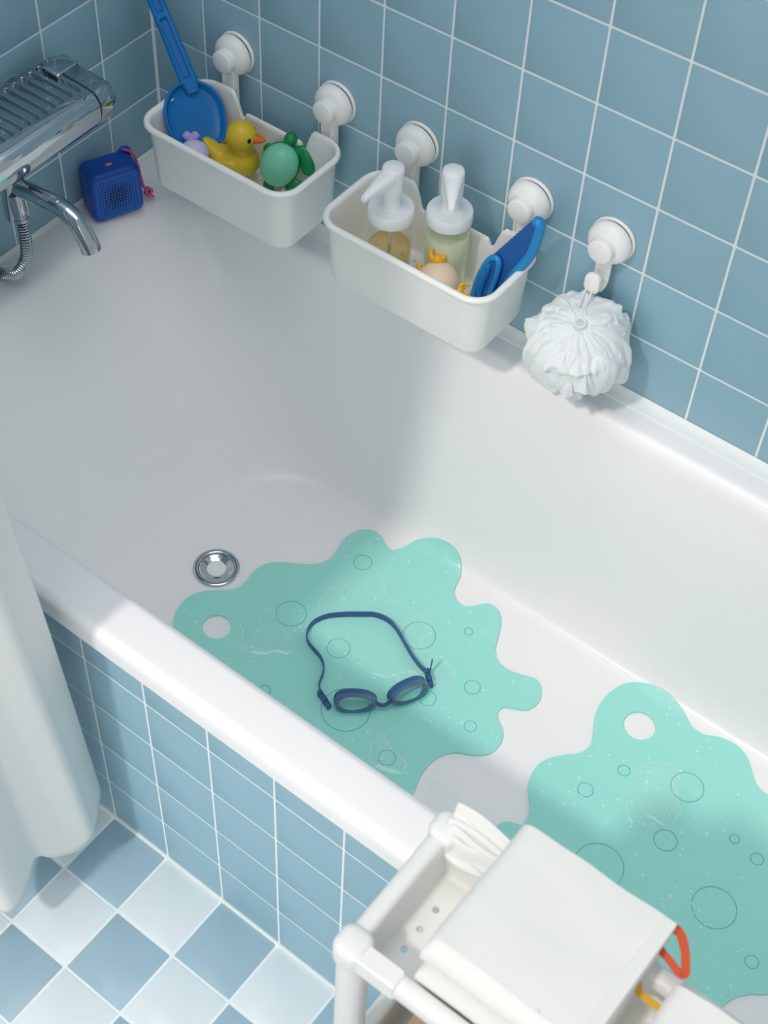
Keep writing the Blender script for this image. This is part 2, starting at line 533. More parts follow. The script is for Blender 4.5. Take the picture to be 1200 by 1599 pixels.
# ------------------------------------------------------------------ bath mats
M1 = [(0.4035,-0.4599),(0.3931,-0.4405),(0.3909,-0.4141),(0.4004,-0.3924),(0.4189,-0.3756),(0.4342,-0.3603),(0.4384,-0.3444),(0.4358,-0.3262),(0.4361,-0.3069),(0.4447,-0.2888),(0.4617,-0.275),(0.4835,-0.2614),(0.4999,-0.2469),(0.5074,-0.2302),(0.5061,-0.2107),(0.5018,-0.1903),(0.5039,-0.1691),(0.5146,-0.1527),(0.53,-0.1455),(0.5468,-0.1491),(0.5621,-0.1572),(0.5741,-0.1547),(0.5839,-0.136),(0.5905,-0.1215),(0.6095,-0.1126),(0.6326,-0.1092),(0.6543,-0.1106),(0.6691,-0.1179),(0.6792,-0.1352),(0.6852,-0.158),(0.6997,-0.1717),(0.7173,-0.1707),(0.7296,-0.156),(0.7401,-0.1467),(0.757,-0.1482),(0.7708,-0.1616),(0.782,-0.1843),(0.7921,-0.2077),(0.8067,-0.2202),(0.8262,-0.223),(0.8486,-0.2159),(0.8644,-0.2113),(0.8791,-0.2197),(0.8882,-0.2391),(0.8833,-0.2596),(0.8686,-0.2695),(0.8551,-0.2771),(0.8534,-0.2903),(0.8617,-0.3),(0.8766,-0.3107),(0.8845,-0.33),(0.8813,-0.3498),(0.8658,-0.3655),(0.843,-0.3783),(0.8294,-0.4001),(0.8275,-0.4268),(0.8323,-0.4478),(0.838,-0.470),(0.832,-0.492),(0.8096,-0.513),(0.7613,-0.5132),(0.7099,-0.5175),(0.6545,-0.5182),(0.6048,-0.5133),(0.5506,-0.5044),(0.4951,-0.4952),(0.4455,-0.487),(0.4193,-0.4758)]
M2 = [(0.9696,-0.3836),(0.953,-0.363),(0.9447,-0.3471),(0.9421,-0.323),(0.9489,-0.3041),(0.9621,-0.2874),(0.9761,-0.2719),(0.9809,-0.2532),(0.9715,-0.2308),(0.9611,-0.2089),(0.9556,-0.1824),(0.9595,-0.1537),(0.9711,-0.1338),(0.9896,-0.1224),(1.0105,-0.1187),(1.0333,-0.1203),(1.0541,-0.1287),(1.0737,-0.1409),(1.0929,-0.1416),(1.1124,-0.132),(1.1358,-0.129),(1.1557,-0.1351),(1.1734,-0.1515),(1.1885,-0.1648),(1.2059,-0.168),(1.24,-.155),(1.275,-.16),(1.30,-.185),(1.305,-.225),(1.33,-.26),(1.365,-.285),(1.375,-.33),(1.365,-.375),(1.3367,-.412),(1.3225,-.4229),(1.3097,-.4367),(1.3034,-.4512),(1.295,-.478),(1.265,-.50),(1.22,-.495),(1.17,-.51),(1.11,-.51),(1.06,-.495),(1.01,-.495),(.965,-.475),(.949,-.447),(.956,-.42),(.9758,-.410)]
R1 = [(0.5264,-0.3418,.022),(0.5505,-0.2032,.0135),(0.6168,-0.3455,.0165),(0.6931,-0.2554,.0235),(0.8026,-0.2788,.0112),(0.7442,-0.2055,.0062),(0.8368,-0.3319,.0085),(0.7643,-0.3325,.012),(0.6873,-0.419,.034),(0.7775,-0.4428,.0118),(0.58,-0.466,.0085)]
R2 = [(1.1166,-0.2259,.022),(1.1338,-0.3116,.0152),(1.2033,-0.2532,.0065),(1.2397,-0.2599,.0085),(1.2298,-0.3537,.0285),(1.3019,-0.3875,.0085),(1.0855,-0.397,.032),(1.0126,-0.3148,.0105),(1.0373,-0.2577,.0082)]
def smooth_outline(pts, n=3):
    return [(p.x, p.y) for p in catmull([(a, b, 0) for a, b in pts], n, True)]
MT = 0.0032
def bath_mat(pts, hole, rings, label, seed):
    cx = sum(p[0] for p in pts)/len(pts); cy = sum(p[1] for p in pts)/len(pts)
    t = thing('bath_mat', (cx, cy, .135), label, 'bath mat', 'teal mats in the bathtub')
    finish('sheet', on_tub(smooth_outline(pts), [circle(hole[0], hole[1], hole[2], 28)], 0.0004, MT, 0.014), 'teal_mat', t, t, angle=50)
    for x, y, r in rings:
        path = []
        for k in range(36):
            q, nn = tub_at(x + r*math.cos(k*math.pi/18), y + r*math.sin(k*math.pi/18)); path.append(q + nn*(MT + .0004))
        finish('suction_ring', G().tube(path, .00058, 6, closed=True), 'teal_line', t, t)
    rnd = random.Random(seed); g = G(); n = 0
    xs = [p[0] for p in pts]; ys = [p[1] for p in pts]
    while n < 420:
        x, y = rnd.uniform(min(xs), max(xs)), rnd.uniform(min(ys), max(ys))
        if not inside((x, y), pts) or math.hypot(x-hole[0], y-hole[1]) < hole[2]+.003: continue
        q, nn = tub_at(x, y); r = 0.0006 + 0.0014*rnd.random()**2.5
        M = nn.to_track_quat('Z', 'Y').to_matrix()
        g.ell(q + nn*(MT + .0004), (r, r*rnd.uniform(.8, 1.2), r*.45), M, 7, 5); n += 1
    o = finish('water_droplets', g, 'droplet', t, t); o['kind'] = 'stuff'
    return t
mat1 = bath_mat(M1, (.4578, -.4268, .0208), R1, 'teal scalloped bath mat beside the drain, with the goggles lying on it', 3)
mat2 = bath_mat(M2, (1.0172, -.1845, .0223), R2, 'teal scalloped bath mat partly behind the white cart, nothing lying on it', 4)
PUD = [([(0.4921,-0.4085),(0.4862,-0.3846),(0.4911,-0.3617),(0.5027,-0.3567),(0.5278,-0.3652),(0.5561,-0.3778),(0.5693,-0.3839),(0.5678,-0.3992),(0.5509,-0.4073),(0.541,-0.421),(0.5276,-0.429),(0.5099,-0.4322)], MT, 'shallow pool of clear water on the teal mat, near its round hole'),
 ([(0.5425,-0.2877),(0.5536,-0.2565),(0.5744,-0.2217),(0.5905,-0.2071),(0.6166,-0.2306),(0.6543,-0.2265),(0.6857,-0.23),(0.7014,-0.2388),(0.7035,-0.2696),(0.7392,-0.2644),(0.7753,-0.2806),(0.7686,-0.305),(0.7198,-0.3145),(0.697,-0.344),(0.6573,-0.3515),(0.6022,-0.3404),(0.5567,-0.3129)], MT, 'large pool of clear water inside the loop of the goggle strap'),
 ([(0.7475,-0.4249),(0.7525,-0.417),(0.7681,-0.4275),(0.7892,-0.4295),(0.8041,-0.4364),(0.8056,-0.4514),(0.793,-0.459),(0.776,-0.464),(0.7606,-0.4591),(0.7499,-0.4423)], MT, 'small pool of clear water in the mat corner next to the front rim'),
 ([(0.8470,-0.4418),(0.853,-0.4217),(0.8753,-0.416),(0.891,-0.4278),(0.9036,-0.4496),(0.885,-0.470),(0.8567,-0.4637)], 0, 'wet patch on the white tub floor between the two mats'),
 ([(1.0526,-0.2417),(1.0677,-0.2169),(1.0954,-0.2133),(1.1113,-0.2437),(1.1284,-0.2662),(1.1234,-0.2941),(1.0965,-0.2979),(1.085,-0.3192),(1.0594,-0.2856)], MT, 'faint pool of clear water in the middle of the mat behind the cart')]
for pts, h, lab in PUD:
    o = finish('water_puddle', on_tub(smooth_outline(pts, 4), [], h + .0006, .0016, .005, dome=True), 'water', recalc=False)
    tag(o, lab, 'water', 'water left in the tub')
    rim = []
    for x, y in smooth_outline(pts, 5):
        q, nn = tub_at(x, y); rim.append(q + nn*(h + .0012))
    nr = len(rim); a0 = len(pts)*.9
    seg = [.0004 + .0007*max(0, math.sin(2*math.pi*i/nr*2 + a0))**2 for i in range(nr)]
    finish('meniscus', G().tube(rim, seg, 6, closed=True), 'meniscus', o)

# ------------------------------------------------------------------ swimming goggles
ZG = .1355 + MT
gog = thing('swimming_goggles', (.68, -.36, ZG), 'dark blue swimming goggles with a looped strap lying on the teal mat', 'goggles')
ST = [(0.6452,-0.4222),(0.6352,-0.4124),(0.629,-0.3966),(0.6212,-0.3846),(0.6084,-0.3764),(0.5938,-0.3722),(0.5806,-0.3682),(0.5709,-0.3613),(0.5647,-0.3486),(0.5642,-0.3325),(0.5725,-0.3147),(0.5885,-0.298),(0.6063,-0.2832),(0.6249,-0.2695),(0.6465,-0.2658),(0.6663,-0.2716),(0.6878,-0.2827),(0.7083,-0.2929),(0.7287,-0.3001),(0.7428,-0.3018)]
path = catmull([(x, y, ZG + .0052) for x, y in ST], 5)
hv = [Vector((0, 0, 1)) + Vector((.616, -.787, 0))*(-.25*math.exp(-((i-62)/22)**2)) for i in range(len(path))]
finish('strap', G().ribbon(path, hv, .0088, .0018), 'goggle_blue', gog, gog, angle=60)
def eyecup(a, b, side):
    """cup between the points a (left end) and b (right end) of its lens, seen from in front"""
    a, b = Vector(a), Vector(b); c = (a + b)/2
    X = (b - a).normalized(); Y0 = Vector((0, 0, 1)); N = X.cross(Y0)            # N points out of the lens, away from the face
    T = Matrix.Rotation(R(-24), 3, X)
    Yv = T @ Y0; N = T @ N
    W = (b - a).length/2
    def ring(sx, sy, d, dy=0, dx=0, n=36):
        out = []
        for k in range(n):
            t = 2*math.pi*k/n; ct, st = math.cos(t), math.sin(t)
            x = math.copysign(abs(ct)**.82, ct)*W*sx + dx
            y = math.copysign(abs(st)**.9, st)*.0142*sy*(1 + .14*ct*side) + dy
            out.append(c + X*x + Yv*y + N*d)
        return out
    gs = finish('gasket', G().loft([ring(.86, .86, .003), ring(.95, .98, .002), ring(1.0, 1.06, -.004), ring(1.05, 1.15, -.0115), ring(1.04, 1.15, -.0135), ring(.96, 1.03, -.0135), ring(.88, .90, -.007), ring(.83, .82, .002)], closed=True), 'goggle_blue', gog, gog, angle=60)
    finish('lens', G().loft([ring(1.05, 1.06, -.004), ring(1.06, 1.07, .000), ring(1.02, 1.02, .005), ring(.90, .90, .0075), ring(.4, .4, .0082), ring(.02, .02, .0083)], cap0=False), 'goggle_lens', gs, gog, angle=50)
    return c, X, Yv, N, W
zc = ZG + .0122
cl = eyecup((.6745, -.4275, zc), (.7190, -.3905, zc), -1)
cr = eyecup((.7330, -.3745, zc), (.7575, -.3230, zc), 1)
br = catmull([(.7165, -.3900, zc+.001), (.7225, -.3885, zc-.002), (.7285, -.3840, zc-.002), (.7320, -.3770, zc+.001)], 6)
finish('bridge', G().tube(br, .0028, 8, flat=1.3), 'goggle_blue', gog, gog)
def buckle(pts):
    pts = [Vector((x, y, ZG + .006)) for x, y in pts]; d = (pts[-1]-pts[0]).normalized(); s = Vector((-d.y, d.x, 0)); g = G()
    M = Matrix((d.to_tuple(), s.to_tuple(), (0, 0, 1))).transposed().to_4x4(); L = (pts[-1]-pts[0]).length
    M.translation = pts[0]
    for x0, x1, h in ((0, .006, .0062), (.007, .012, .0052), (.013, .019, .0062), (.020, L, .0045)):
        g.box((x0, -.0034, -h), (x1, .0034, h), M)
    g.box((0, -.0014, -.0035), (L, .0014, .0035), M)
    finish('buckle', g, 'goggle_blue', gog, gog, bevel=.0009)
buckle([(.6430, -.4225), (.6700, -.4330)])
buckle([(.7385, -.3000), (.7590, -.3170)])
finish('strap_end', G().ribbon([(.7435, -.3000, ZG+.006), (.7430, -.2975, ZG+.012), (.7420, -.2945, ZG+.022), (.7415, -.2930, ZG+.028)], Vector((.6, -.8, 0)), .004, .0012), 'goggle_blue', gog, gog)

# ------------------------------------------------------------------ suction cups, baskets, hook
def toward(n, loc, up=(0, 0, 1)):
    M = Vector(n).to_track_quat('Z', 'Y').to_matrix().to_4x4(); M.translation = Vector(loc); return M
def suction_cup(parent, root, x, z):
    M = toward((0, -1, 0), (x, 0, z))
    base = finish('suction_cup', G().lathe([(.0290, .0003), (.0298, .0012), (.0300, .0038), (.0292, .0048), (.024, .0050)], M, 44), 'white_plastic', parent, root, angle=50)
    finish('gap_ring', G().lathe([(.0268, .0046), (.0268, .0084)], M, 36), 'dark_gap', base, root)
    finish('cup_cap', G().lathe([(.0270, .0076), (.0284, .0079), (.0288, .0100), (.0283, .0140), (.0262, .0185), (.0225, .0220), (.0175, .0236), (.0162, .0240)], M, 44), 'white_plastic', base, root, angle=50)
    finish('knob', G().lathe([(.0162, .0225), (.0164, .0330), (.0158, .0352), (.0142, .0362), (.0008, .0364)], M, 36), 'white_plastic', base, root, angle=50)
    return base
BZ, BH, CUPX, CUPZ = .602, .106, .0862, .746
HW, YB, YF = .131, -.028, -.1665
def basket(cx, label):
    t = thing('wall_basket', (cx, -.09, BZ), label, 'basket', 'white baskets on the tiled wall')
    def zt(x):
        x = abs(x)
        if x > .0690: return BH
        if x > .0560: return lerp(.068, BH, min(1, max(0, (x - .0560)/.0125))**.8)
        if x > .0520: return .0675
        if x > .0470: return lerp(.0790, .0675, (x - .047)/.005)
        return .0790
    def ring(inset, z, r=.036):
        x0, x1, y0, y1 = cx - HW + inset, cx + HW - inset, YF + inset, YB - inset*.6
        r = max(.004, r - inset); pts = []
        for k in range(41):                                          # rear side, dense for the notch
            x = lerp(x0 + r, x1 - r, k/40); s = zt(x - cx)/BH
            pts.append(Vector((x, y1, BZ + z*s)))
        for ccx, ccy, a0 in ((x1-r, y1-r, 90), (x1-r, y0+r, 0), (x0+r, y0+r, -90), (x0+r, y1-r, -180)):
            for k in range(13):
                if ccy == y1 - r and ((k == 0 and a0 == 90) or (k == 12 and a0 == -180)): continue
                a = R(a0 - 90*k/12); pts.append(Vector((ccx + r*math.cos(a), ccy + r*math.sin(a), BZ + z)))
        return pts
    prof = [(.030, 0), (.0185, .0008), (.0145, .004), (.0128, .010), (.0078, .094), (.0074, .0985), (.0012, .0992), (.0, .1010), (.0006, .1040), (.0030, .1060),
            (.0068, .1058), (.0092, .1035), (.0100, .0990), (.0152, .012), (.0170, .0055), (.0210, .0034), (.030, .0032)]
    finish('body', G().loft([ring(i, z) for i, z in prof], cap0=False, cap1=False), 'white_plastic', t, t, angle=45)
    outl = [(p.x, p.y) for p in ring(.029, 0)]
    outl = [p for i, p in enumerate(outl) if i == 0 or math.hypot(p[0]-outl[i-1][0], p[1]-outl[i-1][1]) > .0008]
    holes = []
    for row in range(5):
        y = -.0365 - .0177*row
        for k in range(-5, 6):
            x = cx + .0202*k + (.0101 if row % 2 else 0) + .0047
            if abs(x - cx) < HW - .038: holes.append(circle(x, y, .0031, 12))
    finish('base', plate(outl, holes, BZ, BZ + .0033), 'white_plastic', t, t, angle=30)
    for s in (-1, 1):
        x = cx + s*CUPX
        cup = suction_cup(t, t, x, CUPZ)
        g = G().box((x-.0115, -.0200, .672), (x+.0115, -.0135, .7300)); g.box((x+.0035, -.0245, .690), (x+.0110, -.0190, .7285)); g.box((x-.0115, -.0235, .690), (x-.0085, -.0190, .7285)); g.box((x-.0118, -.030, .690), (x+.0118, -.019, .7025))
        finish('stem', g, 'white_plastic', cup, t, bevel=.0012)
    return t
b1 = basket(.2450, 'white wall basket holding the blue spade, duck, turtle and whale toys')
b2 = basket(.5500, 'white wall basket holding two soap dispensers, the crab and the blue scoop')

hook = thing('suction_hook', (.7518, 0, CUPZ), 'white suction hook on the blue tiles with the loofah hanging from it', 'hook')
cup = suction_cup(hook, hook, .7518, CUPZ)
g = G().ribbon(catmull([(.7518, -.0155, .728), (.7518, -.0150, .712), (.7518, -.0150, .698), (.7518, -.0175, .689), (.7518, -.0235, .686), (.7518, -.030, .6875), (.7518, -.034, .693)], 5), Vector((1, 0, 0)), .0205, .0042)
finish('hook_arm', g, 'white_plastic', hook, hook, angle=50, bevel=.0008)
g = G(); g.loft([[Vector((p.x, y, p.y)) for p in [Vector((q.x, q.y)) for q in rrect(.7518-i, .7518+i, .6985-j, .6985+j, rr, 0, 5)]] for y, i, j, rr in ((-.0335, .0085, .0120, .007), (-.0330, .0100, .0140, .0085), (-.0365, .0105, .0145, .0090), (-.0390, .0100, .0140, .0088), (-.0400, .0080, .0120, .007))])
finish('hook_tab', g, 'white_plastic', hook, hook, angle=50)

# ------------------------------------------------------------------ loofah
LC = Vector((.7640, -.0685, .6215)); KN = Vector((.7720, -.0930, .6870))
loo = thing('loofah', (LC.x, LC.y, LC.z - .066), 'white ruffled mesh loofah hanging from the suction hook', 'loofah')
Zp = (KN - LC).normalized(); Xp = Zp.cross(Vector((0, 1, 0))).normalized(); Yp = Zp.cross(Xp)
def ruffle(th0, th1, rad, folds, seed, amp, flare):
    """one gathered sheet of net running from the knot over the ball: folds that wander, merge and end in a wavy hem"""
    n, m = 300, 46; rings = []; off = Vector((seed*3.1, seed*1.7, 0))
    for i in range(m + 1):
        t = i/m; ring = []
        for k in range(n):
            a = 2*math.pi*k/n; c2 = Vector((math.cos(a), math.sin(a), 0))
            big = noise.noise(c2*1.1 + Vector((0, 0, t*1.3)) + off)
            mid = noise.noise(c2*2.6 + Vector((0, 0, t*2.0 + 7)) + off)
            ph = folds*a + 4.6*big + 1.5*mid + seed
            cr = 1 - abs(math.sin(ph/2))**.62                       # sharp valleys
            so2 = .5 - .5*math.cos(ph*2.0 + 6*mid)
            fine = noise.noise(c2*9 + Vector((0, 0, t*1.5)) + off)
            fade = min(1, t*2.6)*(.55 + .9*max(0, noise.noise(c2*1.7 + Vector((3, 0, t*1.6)) + off) + .35))
            r = rad*(1 - amp*fade*(.66*cr + .20*so2) + .020*fade*fine + .10*big*min(1, t*2))
            edge = max(0, t - .70)/.30
            r += rad*flare*edge**1.4*(.7*math.sin(ph*.5 + 1.5*mid) + .25*fine + .3)
            th = lerp(th0, th1*(1 + .16*big + .07*mid), t) + .05*edge*math.sin(ph*.5 + 2)
            if t < .12: r = lerp(rad*.93, r, t/.12)
            aa = a + .22*t*mid
            ring.append(LC + (Xp*math.sin(th)*math.cos(aa) + Yp*math.sin(th)*math.sin(aa) + Zp*math.cos(th))*r)
        rings.append(ring)
    return G().loft(rings, cap0=True, cap1=False)
for a, b, rad, fo, sd, am, fl in ((.06, 2.75, .0640, 8, 1.3, .22, 0), (.07, 2.00, .0675, 7, 2.9, .25, .09), (.08, 1.50, .0690, 6, 4.4, .26, .09), (.09, .98, .0700, 5, 6.1, .24, .08)):
    o = finish('mesh_ruffle', ruffle(a, b, rad, fo, sd, am, fl), 'loofah', loo, loo, angle=80)
g = G()
for dx in (-.004, .0045):
    g.tube(catmull([KN + Vector((dx*.3, 0, -.004)), Vector((.760 + dx, -.070, .688)), Vector((.7518 + dx, -.0435, .6905)), Vector((.7518 + dx*1.3, -.0300, .6955)), Vector((.7518 + dx*1.1, -.0245, .694))], 6), .0011, 6)
g.tube(catmull([KN + Zp*.001 + Xp*.007*math.cos(a) + Yp*.006*math.sin(a) for a in [k*.7 for k in range(9)]], 3), .0013, 6)
finish('cord', g, 'loofah', loo, loo)

# ------------------------------------------------------------------ toys in the first basket
ZF = BZ + .0033
def view_frame(): return _r.copy(), (-_d).copy(), (-_f).copy()   # right, up, towards: only used to turn toys the way the photo shows them
# spade
sp = thing('toy_spade', (.177, -.104, .615), 'blue plastic toy spade standing in the basket, handle up in the corner', 'toy spade')
Wv = Vector((-.041, -.077, .020)).normalized(); Av = Vector((.0287, -.020, -.0325)); Av = (Av - Wv*Av.dot(Wv)).normalized(); Nv = Wv.cross(Av).normalized()
if Nv.dot(CAM - Vector((.14, -.08, .67))) < 0: Nv = -Nv
MID = Vector((.1520, -.0865, .6825)); HB = .0455
def blade_ring(s, w, lift):
    out = []
    top = -.052
    n = 14
    for k in range(n + 1):                                           # rounded top, from the left side over the neck to the right
        a = math.pi*k/n
        out.append(MID + Wv*(w*math.cos(a)) + Av*(-.005 + (top + .005 + s)*math.sin(a)) + Nv*lift)
    for u in (-.6, -.2, .2, .6):
        pass
    out.append(MID - Wv*(w*.95) + Av*(.020) + Nv*lift)
    out.append(MID - Wv*(w*.74) + Av*(.044 - s) + Nv*lift)
    out.append(MID + Wv*(w*.74) + Av*(.044 - s) + Nv*lift)
    out.append(MID + Wv*(w*.95) + Av*(.020) + Nv*lift)
    return out
finish('blade', G().loft([blade_ring(.010, HB-.010, -.010), blade_ring(.002, HB-.002, -.006), blade_ring(0, HB, .006), blade_ring(.0008, HB-.0008, .0075), blade_ring(.0038, HB-.0036, .0075), blade_ring(.0050, HB-.0046, .006), blade_ring(.0075, HB-.0075, -.001), blade_ring(.014, HB-.014, -.0035)], cap0=True, cap1=True), 'shovel_blue', sp, sp, angle=40, subsurf=1)
N0 = MID + Av*(-.044) + Nv*.003
N1 = Vector((.0545, -.0475, .8110)); hd = (N1 - N0).normalized(); N1 = N0 + hd*.165
sv = hd.cross(CAM - N0).normalized(); nv = sv.cross(hd)
if nv.dot(CAM - N0) < 0: nv = -nv
g = G()
def hring(t, w, h): 
    c = N0 + hd*t
    return [c + sv*(w*x) + nv*(h*y) for x, y in ((-.8, -1), (.8, -1), (1, -.6), (1, .5), (.8, .85), (.45, .95), (.40, .35), (-.40, .35), (-.45, .95), (-.8, .85), (-1, .5), (-1, -.6))]
def hflat(t, w, h):
    c = N0 + hd*t
    return [c + sv*(w*x) + nv*(h*y) for x, y in ((-.8, -1), (.8, -1), (1, -.6), (1, .5), (.8, .9), (.45, 1.0), (.40, 1.0), (-.40, 1.0), (-.45, 1.0), (-.8, .9), (-1, .5), (-1, -.6))]
g.loft([hflat(-.010, .0085, .005), hflat(.006, .0122, .0075), hflat(.010, .0122, .008), hring(.014, .0122, .008), hring(.09, .0112, .0078), hflat(.094, .0112, .0078), hflat(.100, .0112, .0078), hring(.104, .0112, .0078), hring(.158, .0105, .0075), hflat(.165, .009, .006)])
finish('handle', g, 'shovel_blue', sp, sp, angle=40, bevel=.0006)
finish('rivet', G().ell(N0 + hd*.097 + nv*.0068, (.0022, .0022, .0012), None, 10, 6), 'shovel_blue', sp, sp)

# duck
DV = Vector((.93, .43, 0)).normalized(); DS = Vector((-DV.y, DV.x, 0)); DU = Vector((0, 0, 1))
DF = Matrix((DV, DS, DU)).transposed()
DB = Vector((.2110, -.0768, .6380)); DH = Vector((.2240, -.0733, .6820))
duck = thing('rubber_duck', (DB.x, DB.y, ZF), 'yellow rubber duck with an orange beak sitting beside the green turtle', 'rubber duck')
g = G().ell(DB + Vector((0, 0, -.003)), (.037, .0265, .0195), DF)
g.ell(DB + DV*.010 + Vector((0, 0, .002)), (.026, .0245, .021), DF)
g.ell(DH, (.0212, .0208, .0208), DF)
g.tube([DB + DV*.012 + DU*.012, DH - DU*.012], [.017, .0145], 16)
tl = catmull([DB - DV*.016 + DU*.002, DB - DV*.028 + DU*.012, DB - DV*.037 + DU*.022, DB - DV*.041 + DU*.0275], 4)
g.tube(tl, [lerp(.019, .003, (i/(len(tl)-1))**1.1) for i in range(len(tl))], 14, flat=.75)
for s in (-1, 1): g.ell(DB - DV*.004 + DS*s*.0215 + DU*.003, (.019, .006, .010), DF)
body = remesh_blob('body', g, 'duck_yellow', duck, duck, .0015, 7)
g = G(); bk = []
for x, w, h, dz in ((.015, .0105, .0085, 0), (.020, .0090, .0072, 0), (.028, .0055, .0042, -.001), (.034, .0022, .0020, -.002)):
    bk.append([DH + DV*x + DS*(w*math.cos(a)) + DU*(h*math.sin(a) + dz - .001) for a in [k*math.pi/8 for k in range(16)]])
finish('beak', g.loft(bk), 'beak_orange', duck, duck, angle=60, subsurf=1)
for s in (-1, 1):
    e = (DV*.72 + DS*s*.66 + DU*.16).normalized()
    Me = e.to_track_quat('Z', 'Y').to_matrix()
    ey = finish('eye', G().ell(DH + e*.0203, (.0030, .0037, .0016), Me, 16, 8), 'eye_black', duck, duck)

# turtle
Rr, Uu, Nn = view_frame()
TC = Vector((.2790, -.0600, .6530))
tu = (Rr*.45 + Uu*.89).normalized(); tr = tu.cross(Nn).normalized(); TN = Vector((.39, -.80, .45)).normalized(); tu = (tu - TN*tu.dot(TN)).normalized(); tr = tu.cross(TN).normalized(); TM = Matrix((tr, tu, TN)).transposed()
turt = thing('toy_turtle', (TC.x, TC.y, ZF), 'green toy turtle with a pale round shell leaning in the basket corner', 'toy turtle')
finish('shell', G().ell(TC + TN*.003, (.0262, .0298, .0205), TM, 32, 18), 'turtle_shell', turt, turt)
def at(px, py, d=0):
    q = (Rr*px - Uu*py)/1240.0
    return TC + q - Nn*(q.dot(TN)/Nn.dot(TN)) + TN*d
g = G().ell(TC - TN*.004, (.0277, .0309, .013), TM, 28, 14)
finish('belly', g, 'turtle_skin', turt, turt)
g = G(); g.ell(at(18, -37, -.004), (.0092, .0100, .0095), TM, 20, 12); g.tube([at(8, -22, -.005), at(18, -37, -.004)], [.007, .0075], 12)
remesh_blob('head', g, 'turtle_skin', turt, turt, .0012, 5)
for pts, w in (([(26, -14), (36, -17), (44, -10), (47, 1), (46, 12), (43, 19)], .0098), ([(14, 26), (22, 32), (26, 38), (16, 42), (12, 44)], .0098), ([(-20, 24), (-20, 34), (-16, 40), (-11, 42)], .0078), ([(-15, -24), (-18, -27), (-22, -24), (-25, -18)], .0050)):
    q = catmull([at(x, y, -.004) for x, y in pts], 4)
    n = len(q); rad = [w*(.75 + .35*math.sin(math.pi*i/(n-1))) * (1 if i < n-2 else .6) for i in range(n)]
    finish('flipper', G().tube(q, rad, 14, flat=.55, up=TN), 'turtle_skin', turt, turt, subsurf=1)

# whale
WC = Vector((.1800, -.1205, .6600))
wh = thing('toy_whale', (WC.x, WC.y, WC.z - .018), 'pale lavender toy whale with a purple tail beside the spade blade', 'toy whale')
g = G().ell(WC, (.0205, .0180, .0170), Matrix.Rotation(R(35), 3, 'Z')); g.tube([WC, WC + Uu*.017 - Rr*.004], [.014, .007], 14)
remesh_blob('body', g, 'lavender_light', wh, wh, .0014, 6)
g = G(); tb = WC + Uu*.013 - Rr*.004 + Nn*.004
g.tube([tb, tb + Uu*.007], [.0065, .0075], 12, flat=.7, up=Nn)
for s in (-1, 1): g.tube([tb + Uu*.005 + Rr*s*.002, tb + Uu*.0105 + Rr*s*.0068, tb + Uu*.013 + Rr*s*.0090], [.0055, .0062, .0042], 12, flat=.6, up=Nn)
remesh_blob('tail', g, 'lavender', wh, wh, .0009, 4)

# ------------------------------------------------------------------ soap dispensers, crab and scoop in the second basket
def dispenser(x, y, dirn, level, liquid, label):
    t = thing('soap_dispenser', (x, y, ZF), label, 'soap dispenser', 'soap dispensers in the basket')
    M = Matrix.Translation((x, y, 0)); z0 = ZF
    finish('bottle', G().lathe([(.001, z0+.0025), (.024, z0+.0012), (.0275, z0+.002), (.0290, z0+.006), (.0292, z0+.055), (.0287, z0+.078), (.0268, z0+.094), (.0255, z0+.102), (.0255, z0+.107)], M, 40), 'clear_glass', t, t, angle=50)
    finish('liquid', G().lathe([(.001, z0+.0045), (.0245, z0+.0040), (.0268, z0+.008), (.0270, z0+.055), (.0266, level-.001), (.0258, level), (.001, level)], M, 36), liquid, t, t, angle=50)
    finish('collar', G().lathe([(.0270, .7115), (.0291, .7118), (.0294, .7130), (.0292, .7268), (.0280, .7285), (.0140, .7292), (.0125, .7305), (.0122, .7330)], M, 44), 'white_pump', t, t, angle=40)
    finish('dip_tube', G().lathe([(.0022, z0+.012), (.0022, .690), (.0052, .692), (.0060, .7120)], M, 16), 'white_plastic', t, t)
    hd_ = finish('pump_head', G().lathe([(.0112, .7300), (.0108, .7505), (.0100, .7508), (.0100, .7520), (.0138, .7522), (.0143, .7540), (.0140, .7850), (.0133, .7885), (.0110, .7902), (.0005, .7908)], M, 32), 'white_pump', t, t, angle=50)
    d = Vector((dirn[0], dirn[1], 0)).normalized(); s = Vector((-d.y, d.x, 0)); g = G(); rings = []
    for l, w, zb, ztp in ((.000, .0128, .7690, .7890), (.014, .0112, .7660, .7875), (.030, .0080, .7665, .7830), (.046, .0052, .7670, .7780), (.0545, .0040, .7668, .7748)):
        rings.append([Vector((x, y, 0)) + d*l + s*p.x + Vector((0, 0, p.y)) for p in rrect(-w, w, zb, ztp, min(w, (ztp-zb)/2)*.75, 0, 4)])
    g.loft(rings)
    finish('nozzle', g, 'white_pump', hd_, t, angle=50, bevel=.0008)
    return t
dispenser(.4980, -.1060, (-.07, -1), .668, 'amber_liquid', 'clear soap dispenser of amber liquid with a white pump, nozzle turned to the tub')
dispenser(.5578, -.0650, (.56, -.83), .690, 'green_liquid', 'clear soap dispenser of pale green soap with a white pump, behind the crab')

